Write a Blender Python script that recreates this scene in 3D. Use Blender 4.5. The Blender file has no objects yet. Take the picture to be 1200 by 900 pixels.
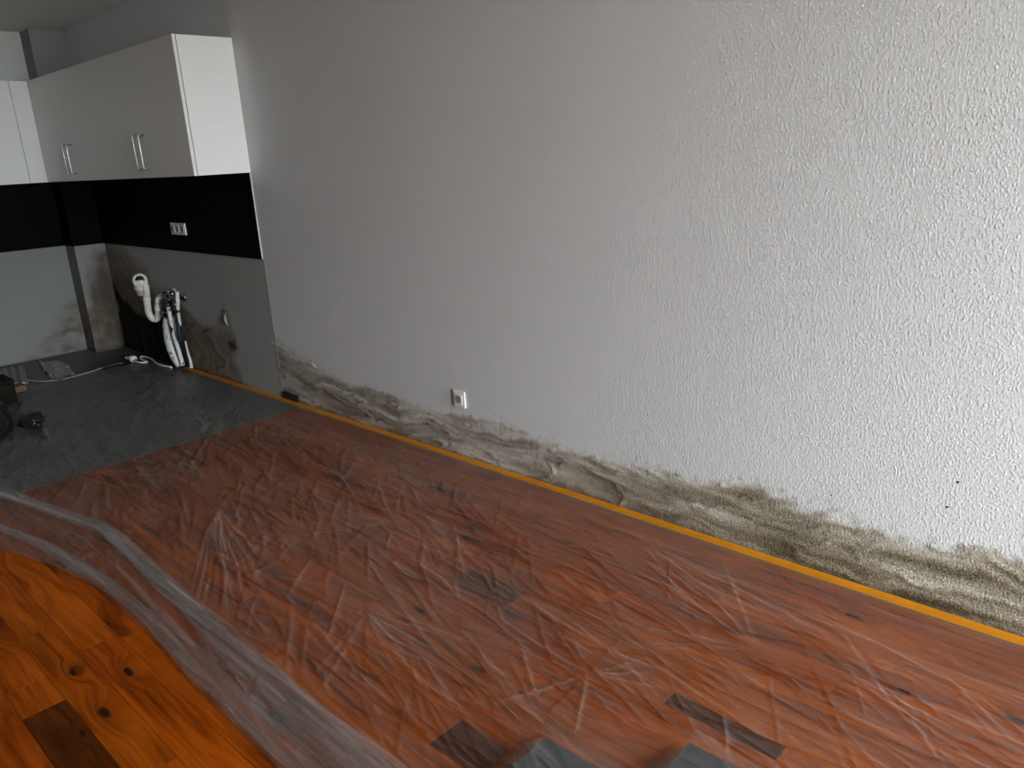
import bpy, bmesh, math, random
import numpy as np
from mathutils import Matrix, Vector

S = bpy.context.scene
COL = S.collection

# ------------------------------------------------------------------ camera, world, light, exposure
# world axes: X runs along the long mouldy wall (0 = kitchen end wall), the long wall is Y = 0,
# the room lies at Y < 0, the floor is Z = 0.
F_PX = 914.65
PITCH, ROLL, YAW = math.radians(16.5945), math.radians(-3.215), math.radians(44.3975)
CAM = Vector((7.354, -2.4548, 1.47))
fwd = Vector((-math.sin(YAW) * math.cos(PITCH), math.cos(YAW) * math.cos(PITCH), -math.sin(PITCH)))
r0 = Vector((math.cos(YAW), math.sin(YAW), 0)); u0 = r0.cross(fwd)
right = math.cos(ROLL) * r0 + math.sin(ROLL) * u0
up = -math.sin(ROLL) * r0 + math.cos(ROLL) * u0
cd = bpy.data.cameras.new('camera'); cam = bpy.data.objects.new('camera', cd); COL.objects.link(cam)
M = Matrix.Identity(4)
for i in range(3):
    M[i][0], M[i][1], M[i][2], M[i][3] = right[i], up[i], -fwd[i], CAM[i]
cam.matrix_world = M
cd.sensor_fit = 'HORIZONTAL'; cd.sensor_width = 36.0; cd.lens = F_PX / 1200 * 36.0
cd.clip_start = 0.05; cd.clip_end = 200
S.camera = cam

W = bpy.data.worlds.new('overcast_sky'); S.world = W; W.use_nodes = True
bg = W.node_tree.nodes['Background']
bg.inputs['Color'].default_value = (0.93, 0.97, 1.0, 1)
bg.inputs['Strength'].default_value = 9.0

ROOM_X, ROOM_Y, ROOM_Z = 9.8, -7.0, 2.571  # unseen front wall pushed back to weaken bounce light
WIN = (-0.15, -2.35, 0.04, 2.45)      # terrace door opening: y near, y far, z low, z high
pl = bpy.data.lights.new('window_portal', 'AREA'); pl.shape = 'RECTANGLE'
pl.size = WIN[0] - WIN[1]; pl.size_y = WIN[3] - WIN[2]; pl.cycles.is_portal = True
po = bpy.data.objects.new('window_portal', pl); COL.objects.link(po)
po.location = (ROOM_X + 0.22, (WIN[0] + WIN[1]) / 2, (WIN[2] + WIN[3]) / 2)
po.rotation_euler = (math.radians(90), 0, math.radians(90))

S.view_settings.view_transform = 'Standard'; S.view_settings.look = 'None'
S.view_settings.gamma = 1.0; S.view_settings.use_curve_mapping = False
S.view_settings.exposure = 2.05
S.cycles.use_denoising = True
S.cycles.max_bounces = 10; S.cycles.diffuse_bounces = 5; S.cycles.transparent_max_bounces = 24
S.cycles.caustics_reflective = False; S.cycles.caustics_refractive = False
S.cycles.sample_clamp_indirect = 8.0

# ------------------------------------------------------------------ helpers
def tag(o, label=None, cat=None, group=None, kind=None):
    if label: o['label'] = label
    if cat: o['category'] = cat
    if group: o['group'] = group
    if kind: o['kind'] = kind
    return o

def link(name, me, mat=None, parent=None):
    o = bpy.data.objects.new(name, me); COL.objects.link(o)
    if mat and me is not None and not me.materials: me.materials.append(mat)
    if parent: o.parent = parent
    return o

def empty(name, loc=(0, 0, 0)):
    o = bpy.data.objects.new(name, None); COL.objects.link(o); o.location = loc
    o.empty_display_size = 0.05
    return o

def mesh_np(name, v, f, smooth=True):
    me = bpy.data.meshes.new(name)
    v = np.asarray(v, np.float32); f = np.asarray(f, np.int32); k = f.shape[1]
    me.vertices.add(len(v)); me.vertices.foreach_set('co', v.ravel())
    me.loops.add(f.size); me.loops.foreach_set('vertex_index', f.ravel())
    me.polygons.add(len(f))
    me.polygons.foreach_set('loop_start', np.arange(0, f.size, k, dtype=np.int32))
    me.polygons.foreach_set('loop_total', np.full(len(f), k, np.int32))
    me.polygons.foreach_set('use_smooth', np.full(len(f), smooth))
    me.update(calc_edges=True); me.validate()
    return me

def grid_faces(n, m, flip=False, closed=False):
    i, j = np.meshgrid(np.arange(n - 1), np.arange(m if closed else m - 1), indexing='ij')
    j2 = (j + 1) % m
    a, b, c, d = i * m + j, (i + 1) * m + j, (i + 1) * m + j2, i * m + j2
    f = np.stack([a, b, c, d], -1).reshape(-1, 4)
    return f[:, ::-1] if flip else f

def put_attr(me, name, rgb):
    at = me.color_attributes.new(name, 'FLOAT_COLOR', 'POINT')
    c = np.ones((len(rgb), 4), np.float32); c[:, :rgb.shape[1]] = rgb
    at.data.foreach_set('color', c.ravel())

def box_bm(bm, x0, x1, y0, y1, z0, z1, bev=0.0, seg=2):
    x0, x1 = sorted((x0, x1)); y0, y1 = sorted((y0, y1)); z0, z1 = sorted((z0, z1))
    r = bmesh.ops.create_cube(bm, size=1.0)
    vs = r['verts']
    for v in vs:
        v.co = Vector(((x0 + x1) / 2 + v.co.x * (x1 - x0), (y0 + y1) / 2 + v.co.y * (y1 - y0), (z0 + z1) / 2 + v.co.z * (z1 - z0)))
    if bev > 0:
        es = list({e for v in vs for e in v.link_edges})
        bmesh.ops.bevel(bm, geom=es, offset=bev, segments=seg, profile=0.5, affect='EDGES')

def bm_mesh(name, bm, smooth=False):
    me = bpy.data.meshes.new(name); bmesh.ops.recalc_face_normals(bm, faces=bm.faces)
    bm.to_mesh(me); bm.free()
    if smooth:
        for p in me.polygons: p.use_smooth = True
    return me

def box(name, mat, parent, *a, bev=0.0, seg=2):
    bm = bmesh.new(); box_bm(bm, *a, bev=bev, seg=seg)
    return link(name, bm_mesh(name, bm), mat, parent)

def catmull(pts, n=8):
    P = [np.array(p, float) for p in pts]; P = [2 * P[0] - P[1]] + P + [2 * P[-1] - P[-2]]
    out = []
    for i in range(1, len(P) - 2):
        for k in range(n):
            t = k / n; a, b, c, d = P[i - 1], P[i], P[i + 1], P[i + 2]
            out.append(.5 * (2 * b + (c - a) * t + (2 * a - 5 * b + 4 * c - d) * t * t + (3 * b - a - 3 * c + d) * t ** 3))
    out.append(P[-2]); return np.array(out)

def tube_mesh(name, path, rad, seg=12, wob=0.0, seed=0):
    path = np.asarray(path, float); n = len(path)
    rad = np.interp(np.linspace(0, 1, n), np.linspace(0, 1, len(np.atleast_1d(rad))), np.atleast_1d(rad))
    rng = np.random.default_rng(seed)
    T = np.gradient(path, axis=0); T /= np.linalg.norm(T, axis=1)[:, None] + 1e-9
    ref = np.array([0, 0, 1.0]) if abs(T[0][2]) < .9 else np.array([1.0, 0, 0])
    N = np.cross(T[0], ref); N /= np.linalg.norm(N)
    vs = []
    for i in range(n):
        N = N - T[i] * (N @ T[i]); N /= np.linalg.norm(N); B = np.cross(T[i], N)
        a = np.linspace(0, 2 * np.pi, seg, endpoint=False)
        rr = rad[i] * (1 + wob * rng.standard_normal(seg))
        vs.append(path[i] + np.cos(a)[:, None] * N * rr[:, None] + np.sin(a)[:, None] * B * rr[:, None])
    v = np.concatenate(vs); f = [tuple(q) for q in grid_faces(n, seg, closed=True)]
    me = bpy.data.meshes.new(name)
    me.from_pydata([tuple(q) for q in v], [], f + [tuple(range(seg))[::-1], tuple(range((n - 1) * seg, n * seg))])
    bm = bmesh.new(); bm.from_mesh(me); bmesh.ops.recalc_face_normals(bm, faces=bm.faces); bm.to_mesh(me); bm.free()
    for p in me.polygons: p.use_smooth = len(p.vertices) == 4
    return me

def tube(name, mat, parent, pts, rad, n=8, **k):
    return link(name, tube_mesh(name, catmull(pts, n), rad, **k), mat, parent)

def lathe(name, mat, parent, prof, loc, axis=(0, 0, 1), seg=24):
    """prof: list of (radius, height) along axis."""
    a = np.linspace(0, 2 * np.pi, seg, endpoint=False)
    z = Vector(axis).normalized(); q = z.to_track_quat('Z', 'Y').to_matrix()
    vs = []
    for r, h in prof:
        for t in a:
            vs.append(tuple(Vector(loc) + q @ Vector((r * math.cos(t), r * math.sin(t), h))))
    f = [tuple(x) for x in grid_faces(len(prof), seg, closed=True)]
    me = bpy.data.meshes.new(name); me.from_pydata(vs, [], f + [tuple(range(seg))[::-1], tuple(range((len(prof) - 1) * seg, len(prof) * seg))])
    bm = bmesh.new(); bm.from_mesh(me); bmesh.ops.recalc_face_normals(bm, faces=bm.faces)
    bmesh.ops.dissolve_degenerate(bm, dist=1e-6, edges=bm.edges); bm.to_mesh(me); bm.free()
    for p in me.polygons: p.use_smooth = len(p.vertices) == 4
    return link(name, me, mat, parent)

def vnoise(x, y, seed=0):
    rng = np.random.default_rng(seed); L = rng.random((256, 256))
    xi, yi = np.floor(x).astype(int), np.floor(y).astype(int); fx, fy = x - xi, y - yi
    fx = fx * fx * (3 - 2 * fx); fy = fy * fy * (3 - 2 * fy)
    g = lambda a, b: L[a & 255, b & 255]
    return (g(xi, yi) * (1 - fx) + g(xi + 1, yi) * fx) * (1 - fy) + (g(xi, yi + 1) * (1 - fx) + g(xi + 1, yi + 1) * fx) * fy

def fbm(x, y, seed=0, oct=4):
    s, a, t = 0, 1.0, 0
    for k in range(oct):
        s = s + a * vnoise(x * 2 ** k + 13.7 * k, y * 2 ** k + 7.1 * k, seed + k); t += a; a *= .5
    return s / t

def sstep(a, b, x):
    t = np.clip((x - a) / (b - a), 0, 1); return t * t * (3 - 2 * t)

def poly_sd(px, py, poly):
    """signed distance, positive inside"""
    P = np.array(poly, float); d = np.full(px.shape, 1e9); ins = np.zeros(px.shape, bool)
    for i in range(len(P)):
        a, b = P[i], P[(i + 1) % len(P)]
        ex, ey = b - a; wx, wy = px - a[0], py - a[1]
        t = np.clip((wx * ex + wy * ey) / (ex * ex + ey * ey), 0, 1)
        d = np.minimum(d, np.hypot(wx - ex * t, wy - ey * t))
        c = ((a[1] > py) != (b[1] > py)) & (px < (b[0] - a[0]) * (py - a[1]) / (b[1] - a[1] + 1e-12) + a[0])
        ins ^= c
    return np.where(ins, d, -d)

# ------------------------------------------------------------------ materials
class NT:
    def __init__(s, name):
        s.m = bpy.data.materials.new(name); s.m.use_nodes = True; s.t = s.m.node_tree
        s.b = s.t.nodes['Principled BSDF']; s.out = s.t.nodes['Material Output']
    def n(s, ty, **k):
        nd = s.t.nodes.new(ty)
        for a, v in k.items():
            if a in nd.inputs: s.set(nd.inputs[a], v)
            else: setattr(nd, a, v)
        return nd
    def set(s, sock, v):
        if isinstance(v, bpy.types.NodeSocket): s.t.links.new(v, sock)
        else: sock.default_value = v
    def P(s, **k):
        for a, v in k.items(): s.set(s.b.inputs[a.replace('_', ' ')], v)
    def math(s, op, a, b=None, c=None, clamp=False):
        nd = s.n('ShaderNodeMath', operation=op, use_clamp=clamp); s.set(nd.inputs[0], a)
        if b is not None: s.set(nd.inputs[1], b)
        if c is not None: s.set(nd.inputs[2], c)
        return nd.outputs[0]
    def mix(s, f, a, b, mode='MIX'):
        nd = s.n('ShaderNodeMix', data_type='RGBA', blend_type=mode)
        s.set(nd.inputs['Factor'], f)
        ia = [i for i in nd.inputs if i.type == 'RGBA']; s.set(ia[0], a); s.set(ia[1], b)
        return [o for o in nd.outputs if o.type == 'RGBA'][0]
    def ramp(s, f, stops):
        nd = s.n('ShaderNodeValToRGB'); s.set(nd.inputs[0], f); e = nd.color_ramp.elements
        while len(e) < len(stops): e.new(.5)
        for el, (p, c) in zip(e, stops): el.position = p; el.color = c if len(c) == 4 else (*c, 1)
        return nd.outputs[0]
    def coord(s, which='Object'):
        return s.n('ShaderNodeTexCoord').outputs[which]
    def mapping(s, vec, scale=(1, 1, 1), loc=(0, 0, 0), rot=(0, 0, 0)):
        nd = s.n('ShaderNodeMapping'); s.set(nd.inputs['Vector'], vec)
        nd.inputs['Scale'].default_value = scale; nd.inputs['Location'].default_value = loc; nd.inputs['Rotation'].default_value = rot
        return nd.outputs[0]
    def noise(s, vec, scale, detail=4, rough=.5, dist=0):
        nd = s.n('ShaderNodeTexNoise'); s.set(nd.inputs['Vector'], vec)
        nd.inputs['Scale'].default_value = scale; nd.inputs['Detail'].default_value = detail
        nd.inputs['Roughness'].default_value = rough; nd.inputs['Distortion'].default_value = dist
        return nd.outputs[0]
    def bump(s, h, strength, dist, normal=None):
        nd = s.n('ShaderNodeBump'); s.set(nd.inputs['Height'], h); nd.inputs['Strength'].default_value = strength
        nd.inputs['Distance'].default_value = dist
        if normal is not None: s.set(nd.inputs['Normal'], normal)
        return nd.outputs[0]

def c4(c): return (*c, 1) if len(c) == 3 else c

def plain(name, col, rough=.5, metal=0.0, spec=.5, var=.08, vscale=30, bump=0.0, bscale=200):
    t = NT(name); co = t.coord()
    nz = t.noise(co, vscale, 3)
    lo = tuple(max(0, x * (1 - var)) for x in col); hi = tuple(min(1, x * (1 + var)) for x in col)
    t.P(Base_Color=t.ramp(nz, [(.3, lo), (.7, hi)]), Roughness=rough, Metallic=metal)
    t.b.inputs['Specular IOR Level'].default_value = spec
    if bump: t.P(Normal=t.bump(t.noise(co, bscale, 2), bump, .001))
    return t.m

WALL_WHITE = (.66, .665, .675)

def wall_paper():
    t = NT('rough_wallpaper_mould'); co = t.coord()
    at = t.n('ShaderNodeAttribute', attribute_name='stain')
    sep = t.n('ShaderNodeSeparateColor'); t.set(sep.inputs[0], at.outputs['Color'])
    stain, crease, grain = sep.outputs[0], sep.outputs[1], sep.outputs[2]
    spx = t.n('ShaderNodeSeparateXYZ'); t.set(spx.inputs[0], co)
    # woodchip-like relief
    mp = t.mapping(co, scale=(1, 1, .72))
    vo = t.n('ShaderNodeTexVoronoi'); t.set(vo.inputs['Vector'], mp); vo.inputs['Scale'].default_value = 138
    chip = t.ramp(vo.outputs['Distance'], [(.05, (1, 1, 1)), (.62, (0, 0, 0))])
    keep = t.ramp(t.noise(mp, 95, 2), [(.38, (.15, .15, .15)), (.60, (1, 1, 1))])
    h = t.math('ADD', t.math('MULTIPLY', chip, keep), t.math('MULTIPLY', t.noise(mp, 120, 2, .5), .8))
    # stain: streaky wash at the kitchen end, fine dark specks at the other end
    tone = at.outputs['Alpha']
    sp = t.noise(co, 180, 4, .75); sp2 = t.noise(t.mapping(co, scale=(1, 1, 2.2)), 60, 4, .6)
    fine = t.math('ADD', t.math('MULTIPLY', sp, .7), t.math('MULTIPLY', sp2, .3))
    fz = t.math('ADD', .5, t.math('MULTIPLY', t.math('SUBTRACT', fine, .5), 3.6), clamp=True)
    # coverage: dithered by the fine noise where the stain is grainy
    dith = t.math('MULTIPLY', t.math('SUBTRACT', t.math('MULTIPLY', stain, 1.5), fz), 3.0, clamp=True)
    soft = t.math('MULTIPLY', stain, t.math('ADD', .80, t.math('MULTIPLY', sp2, .25)), clamp=True)
    cov = t.math('ADD', t.math('MULTIPLY', soft, t.math('SUBTRACT', 1.0, grain)), t.math('MULTIPLY', dith, grain))
    tn = t.math('ADD', tone, t.math('MULTIPLY', t.math('SUBTRACT', sp2, .5), .35))
    wash = t.ramp(tn, [(.15, (.17, .125, .085)), (.42, (.29, .235, .185)), (.68, (.40, .345, .285)), (.9, (.54, .50, .45))])
    spk = t.ramp(t.math('ADD', t.math('MULTIPLY', tn, .52), t.math('MULTIPLY', t.math('SUBTRACT', 1.0, fz), .48)),
                 [(.18, (.030, .023, .010)), (.40, (.14, .115, .072)), (.58, (.30, .265, .205)), (.78, (.56, .53, .47))])
    sc = t.mix(grain, wash, spk)
    col = t.mix(cov, c4(WALL_WHITE), sc)
    col = t.mix(t.math('MULTIPLY', crease, .8, clamp=True), col, (.055, .040, .026, 1))
    t.P(Base_Color=col, Roughness=.62)
    t.b.inputs['Specular IOR Level'].default_value = .3
    t.P(Normal=t.bump(h, .46, .0026))
    return t.m

def kitchen_plaster(name, lo, hi, kb=1.0, upper=None):
    t = NT(name); co = t.coord()
    at = t.n('ShaderNodeAttribute', attribute_name='stain')
    sep = t.n('ShaderNodeSeparateColor'); t.set(sep.inputs[0], at.outputs['Color'])
    n = t.noise(co, 14, 4, .6); n2 = t.noise(co, 90, 3)
    base = t.mix(t.noise(co, 3, 3), c4(lo), c4(hi))
    if upper:
        sz = t.n('ShaderNodeSeparateXYZ'); t.set(sz.inputs[0], co)
        base = t.mix(t.math('GREATER_THAN', sz.outputs[2], 1.1), base, c4(upper))
    brown = t.ramp(n, [(.25, (.085 * kb, .050 * kb, .028 * kb)), (.5, (.175 * kb, .118 * kb, .078 * kb)), (.75, (.26 * kb, .205 * kb, .155 * kb))])
    col = t.mix(t.math('MULTIPLY', sep.outputs[0], t.math('ADD', .72, t.math('MULTIPLY', n2, .35)), clamp=True), base, brown)
    col = t.mix(sep.outputs[2], col, (.25, .25, .225, 1))
    col = t.mix(sep.outputs[1], col, (.006, .005, .004, 1))
    t.P(Base_Color=col, Roughness=.7, Normal=t.bump(t.noise(co, 160, 2), .12, .002))
    t.b.inputs['Specular IOR Level'].default_value = .2
    return t.m

def paint(name, col, bs=90, bstr=.15):
    t = NT(name); co = t.coord()
    t.P(Base_Color=t.mix(t.noise(co, 2.5, 3), c4(tuple(x * .95 for x in col)), c4(col)), Roughness=.75,
        Normal=t.bump(t.noise(co, bs, 3), bstr, .002))
    t.b.inputs['Specular IOR Level'].default_value = .2
    return t.m

KNOTS = [(5.168, -1.957, .016), (5.029, -1.835, .013), (4.893, -1.952, .010), (5.483, -1.05, .011), (4.868, -1.061, .008), (5.196, -.522, .012), (5.572, -.377, .008), (6.596, -.194, .012), (6.835, -.461, .009), (7.093, -.398, .013), (5.21, -2.03, .007)]
def wood():
    t = NT('oiled_plank_wood')
    oi = t.n('ShaderNodeObjectInfo'); co = t.coord()
    off = t.n('ShaderNodeVectorMath', operation='ADD'); t.set(off.inputs[0], co)
    cb = t.n('ShaderNodeCombineXYZ')
    t.set(cb.inputs[0], t.math('MULTIPLY', oi.outputs['Random'], 37.0)); t.set(cb.inputs[1], t.math('MULTIPLY', oi.outputs['Random'], 91.0))
    t.set(off.inputs[1], cb.outputs[0]); v = off.outputs[0]
    # knots
    vo = t.n('ShaderNodeTexVoronoi'); t.set(vo.inputs['Vector'], t.mapping(v, scale=(1.1, 2.6, 1))); vo.inputs['Scale'].default_value = 1.35
    kd = vo.outputs['Distance']
    knot = t.ramp(kd, [(.0, (1, 1, 1)), (.055, (.9, .9, .9)), (.085, (0, 0, 0))])
    kn = None; geo = t.n('ShaderNodeNewGeometry').outputs['Position']
    for kx, ky, kr in KNOTS:
        d_ = t.n('ShaderNodeVectorMath', operation='DISTANCE'); t.set(d_.inputs[0], t.mapping(geo, scale=(.36 / kr, 1 / kr, 0))); d_.inputs[1].default_value = (kx * .36 / kr, ky / kr, 0)
        kn = d_.outputs['Value'] if kn is None else t.math('MINIMUM', kn, d_.outputs['Value'])
    kn = t.math('ADD', kn, t.math('MULTIPLY', t.math('SUBTRACT', t.noise(geo, 60, 3), .5), .9))
    knot = t.math('MAXIMUM', knot, t.ramp(kn, [(.55, (1, 1, 1)), (1.0, (0, 0, 0))]))
    halo = t.math('MAXIMUM', t.ramp(kd, [(.05, (1, 1, 1)), (.30, (0, 0, 0))]), t.ramp(t.math('MULTIPLY', kn, .2), [(.15, (1, 1, 1)), (.75, (0, 0, 0))]))
    warp = t.math('MULTIPLY', halo, .045)
    sx = t.n('ShaderNodeSeparateXYZ'); t.set(sx.inputs[0], v)
    cy = t.n('ShaderNodeCombineXYZ'); t.set(cy.inputs[0], sx.outputs[0]); t.set(cy.inputs[1], t.math('ADD', sx.outputs[1], warp)); t.set(cy.inputs[2], sx.outputs[2])
    g1 = t.noise(t.mapping(cy.outputs[0], scale=(1.6, 22, 22)), 1.0, 5, .55, 1.6)
    g2 = t.noise(t.mapping(cy.outputs[0], scale=(5, 150, 150)), 1.0, 3, .6, .3)
    g3 = t.noise(t.mapping(v, scale=(1.0, 3, 3)), 2.0, 3, .5, .5)
    g = t.math('ADD', t.math('ADD', t.math('MULTIPLY', g1, .62), t.math('MULTIPLY', g2, .18)), t.math('MULTIPLY', g3, .25))
    tone = t.ramp(g, [(.34, (.22, .18, .14)), (.46, (.66, .62, .58)), (.58, (1.06, 1.06, 1.04)), (.74, (1.5, 1.6, 1.5))])
    col = t.mix(1.0, oi.outputs['Color'], tone, 'MULTIPLY')
    col = t.mix(t.math('MULTIPLY', knot, .9), col, (.012, .006, .003, 1))
    col = t.mix(t.math('MULTIPLY', halo, .30), col, t.mix(1.0, col, (.30, .25, .2, 1), 'MULTIPLY'))
    t.P(Base_Color=col, Roughness=.45, Normal=t.bump(g2, .12, .001))
    t.b.inputs['Specular IOR Level'].default_value = .04
    return t.m

def film(name, base_a, rough=.22, tint=(.88, .87, .85), fold=False):
    """thin clear polythene: the longer the path through the film, the milkier it is"""
    t = NT(name); co = t.coord()
    for nd in (t.b,): t.t.nodes.remove(nd)
    if fold: h = t.noise(t.mapping(co, scale=(.5, 9, 9)), 12, 4, .55, .6)
    else: h = t.math('ADD', t.noise(t.mapping(co, scale=(1, 3.4, 1), rot=(0, 0, .45)), 26, 4, .55, 1.2),
               t.math('MULTIPLY', t.noise(t.mapping(co, scale=(1, 4, 1), rot=(0, 0, -.6)), 60, 3, .5, .8), .5))
    nrm = t.bump(h, .5, .004)
    geo = t.n('ShaderNodeNewGeometry')
    dt = t.n('ShaderNodeVectorMath', operation='DOT_PRODUCT'); t.set(dt.inputs[0], nrm); t.set(dt.inputs[1], geo.outputs['Incoming'])
    cs = t.math('MAXIMUM', t.math('ABSOLUTE', dt.outputs['Value']), .3)
    path = t.math('DIVIDE', 1.0, cs)
    if fold:
        stk = t.noise(t.mapping(co, scale=(.35, 7, 2)), 9, 4, .6, .5)
        path = t.math('MULTIPLY', path, t.math('POWER', t.math('MULTIPLY', stk, 2.1), 5.0))
    else:
        path = t.math('MULTIPLY', path, t.n('ShaderNodeAttribute', attribute_name='layers').outputs['Fac'])
    alpha = t.math('SUBTRACT', 1.0, t.math('POWER', 1 - base_a, path))
    tr = t.n('ShaderNodeBsdfTransparent')
    df = t.n('ShaderNodeBsdfDiffuse'); t.set(df.inputs[0], c4(tint)); t.set(df.inputs['Normal'], nrm)
    tl = t.n('ShaderNodeBsdfTranslucent'); t.set(tl.inputs[0], c4(tint)); t.set(tl.inputs['Normal'], nrm)
    dd = t.n('ShaderNodeMixShader'); dd.inputs[0].default_value = .3 if fold else .5
    t.t.links.new(df.outputs[0], dd.inputs[1]); t.t.links.new(tl.outputs[0], dd.inputs[2])
    m1 = t.n('ShaderNodeMixShader'); t.set(m1.inputs[0], alpha)
    t.t.links.new(tr.outputs[0], m1.inputs[1]); t.t.links.new(dd.outputs[0], m1.inputs[2])
    gl = t.n('ShaderNodeBsdfGlossy'); t.set(gl.inputs['Normal'], nrm); gl.inputs['Roughness'].default_value = rough
    fr = t.n('ShaderNodeFresnel'); fr.inputs['IOR'].default_value = 1.45; t.set(fr.inputs['Normal'], nrm)
    m2 = t.n('ShaderNodeMixShader'); t.set(m2.inputs[0], t.math('MULTIPLY', fr.outputs[0], .22 if fold else .5))
    t.t.links.new(m1.outputs[0], m2.inputs[1]); t.t.links.new(gl.outputs[0], m2.inputs[2])
    t.t.links.new(m2.outputs[0], t.out.inputs[0])
    return t.m

M_WALL = wall_paper(); M_KIT = kitchen_plaster('smooth_plaster_mould', (.33, .33, .315), (.39, .385, .37)); M_KIT3 = kitchen_plaster('dimmed_chase_mould', (.215, .22, .22), (.25, .25, .25), .55, (.27, .27, .265)); M_KIT2 = kitchen_plaster('dimmed_plaster_mould', (.215, .22, .22), (.25, .25, .25), .5, (.60, .60, .59))  # lower end wall and chase copies darkened; light falloff put into their colour
M_CEIL = paint('ceiling_paint', (.78, .78, .77)); M_SIDE = paint('bounce_dark_wall', (.12, .12, .12)); M_STRIP = paint('panel_edge_paint', (.20, .20, .19))  # unseen front and window walls darkened to cut bounce light
M_WOOD = wood()
t = NT('grey_vinyl'); co = t.coord()
_d = t.n('ShaderNodeVectorMath', operation='DISTANCE'); t.set(_d.inputs[0], t.mapping(co, scale=(.75, 1.3, 1))); _d.inputs[1].default_value = (.72, -.10, 0)
_dd = t.math('ADD', _d.outputs['Value'], t.math('MULTIPLY', t.math('SUBTRACT', t.noise(co, 6, 4), .5), .5))
t.P(Base_Color=t.mix(t.ramp(_dd, [(.22, (1, 1, 1)), (.62, (0, 0, 0))]), t.mix(t.noise(co, 6, 4), (.115, .113, .105, 1), (.165, .163, .152, 1)), (.030, .022, .015, 1)), Roughness=.55)
t.b.inputs['Specular IOR Level'].default_value = .25
M_VINYL = t.m
M_SUB = plain('screed', (.12, .11, .1), .9)
M_TAPE = plain('orange_tape', (.52, .185, .004), .45, var=.1, vscale=18)
M_CAB = plain('white_cabinet_laminate', (.81, .81, .80), .38, var=.015, spec=.4)
M_GAPSHADE = plain('gap_shade', (.10, .10, .10), .8)  # dark tone painted in for shade behind the doors
M_STEEL = plain('brushed_steel', (.50, .49, .47), .35, 1.0, var=.05)
M_BLACK = plain('black_splash', (.0012, .0012, .0012), .5, var=.25, vscale=5, spec=.03)
M_EDGE = plain('pale_edge_strip', (.55, .55, .54), .5)
M_PLAS = plain('white_plastic', (.80, .80, .78), .35, var=.02)
M_PLASD = plain('socket_recess', (.30, .30, .29), .5, var=.02)
M_HOLE = plain('dark_hole', (.008, .007, .006), .8)
M_PIPE = plain('white_drain_plastic', (.60, .60, .57), .4, var=.2, vscale=25)
M_CHROME = plain('tarnished_chrome', (.33, .33, .32), .22, 1.0, var=.3, vscale=40)
M_RUBBER = plain('black_rubber', (.012, .012, .013), .5)
M_BLUE = plain('blue_hose', (.010, .014, .055), .5, var=.2)
M_SLATE = plain('slate_grey', (.040, .043, .045), .6, var=.35, vscale=40, bump=.3, bscale=120)
M_BAG = plain('black_bag', (.010, .011, .012), .4, spec=.35)
M_DBOX = plain('dark_box', (.009, .008, .006), .7, var=.3, spec=.08)
M_ORANGE = plain('orange_brown', (.11, .045, .016), .6)
M_PAPER = plain('grey_paper', (.34, .33, .32), .7, var=.12, vscale=20)
M_CARD = plain('ribbed_grey_card', (.30, .30, .31), .7, var=.15)
M_FILM = film('polythene_film', .050, .14); M_FOLD = film('polythene_folds', .011, .25, (.95, .95, .95), True)
M_OUT = plain('terrace_stone', (.35, .34, .32), .8, var=.1)

def wrap_mat():
    t = NT('taped_white_wrap'); co = t.coord()
    n = t.ramp(t.noise(t.mapping(co, scale=(1, 1, .6)), 34, 2, .5), [(.34, (.01, .01, .012)), (.40, (.62, .62, .62))])
    t.P(Base_Color=n, Roughness=.45); return t.m
M_WRAP = wrap_mat()
t = NT('window_glass'); t.t.nodes.remove(t.b)
_tr = t.n('ShaderNodeBsdfTransparent'); _tr.inputs[0].default_value = (.96, .98, .97, 1)
_gl = t.n('ShaderNodeBsdfGlossy'); _gl.inputs['Roughness'].default_value = .02
_fr = t.n('ShaderNodeFresnel'); _mx = t.n('ShaderNodeMixShader')
t.t.links.new(_fr.outputs[0], _mx.inputs[0]); t.t.links.new(_tr.outputs[0], _mx.inputs[1]); t.t.links.new(_gl.outputs[0], _mx.inputs[2]); t.t.links.new(_mx.outputs[0], t.out.inputs[0])
M_GLASS = t.m

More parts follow.
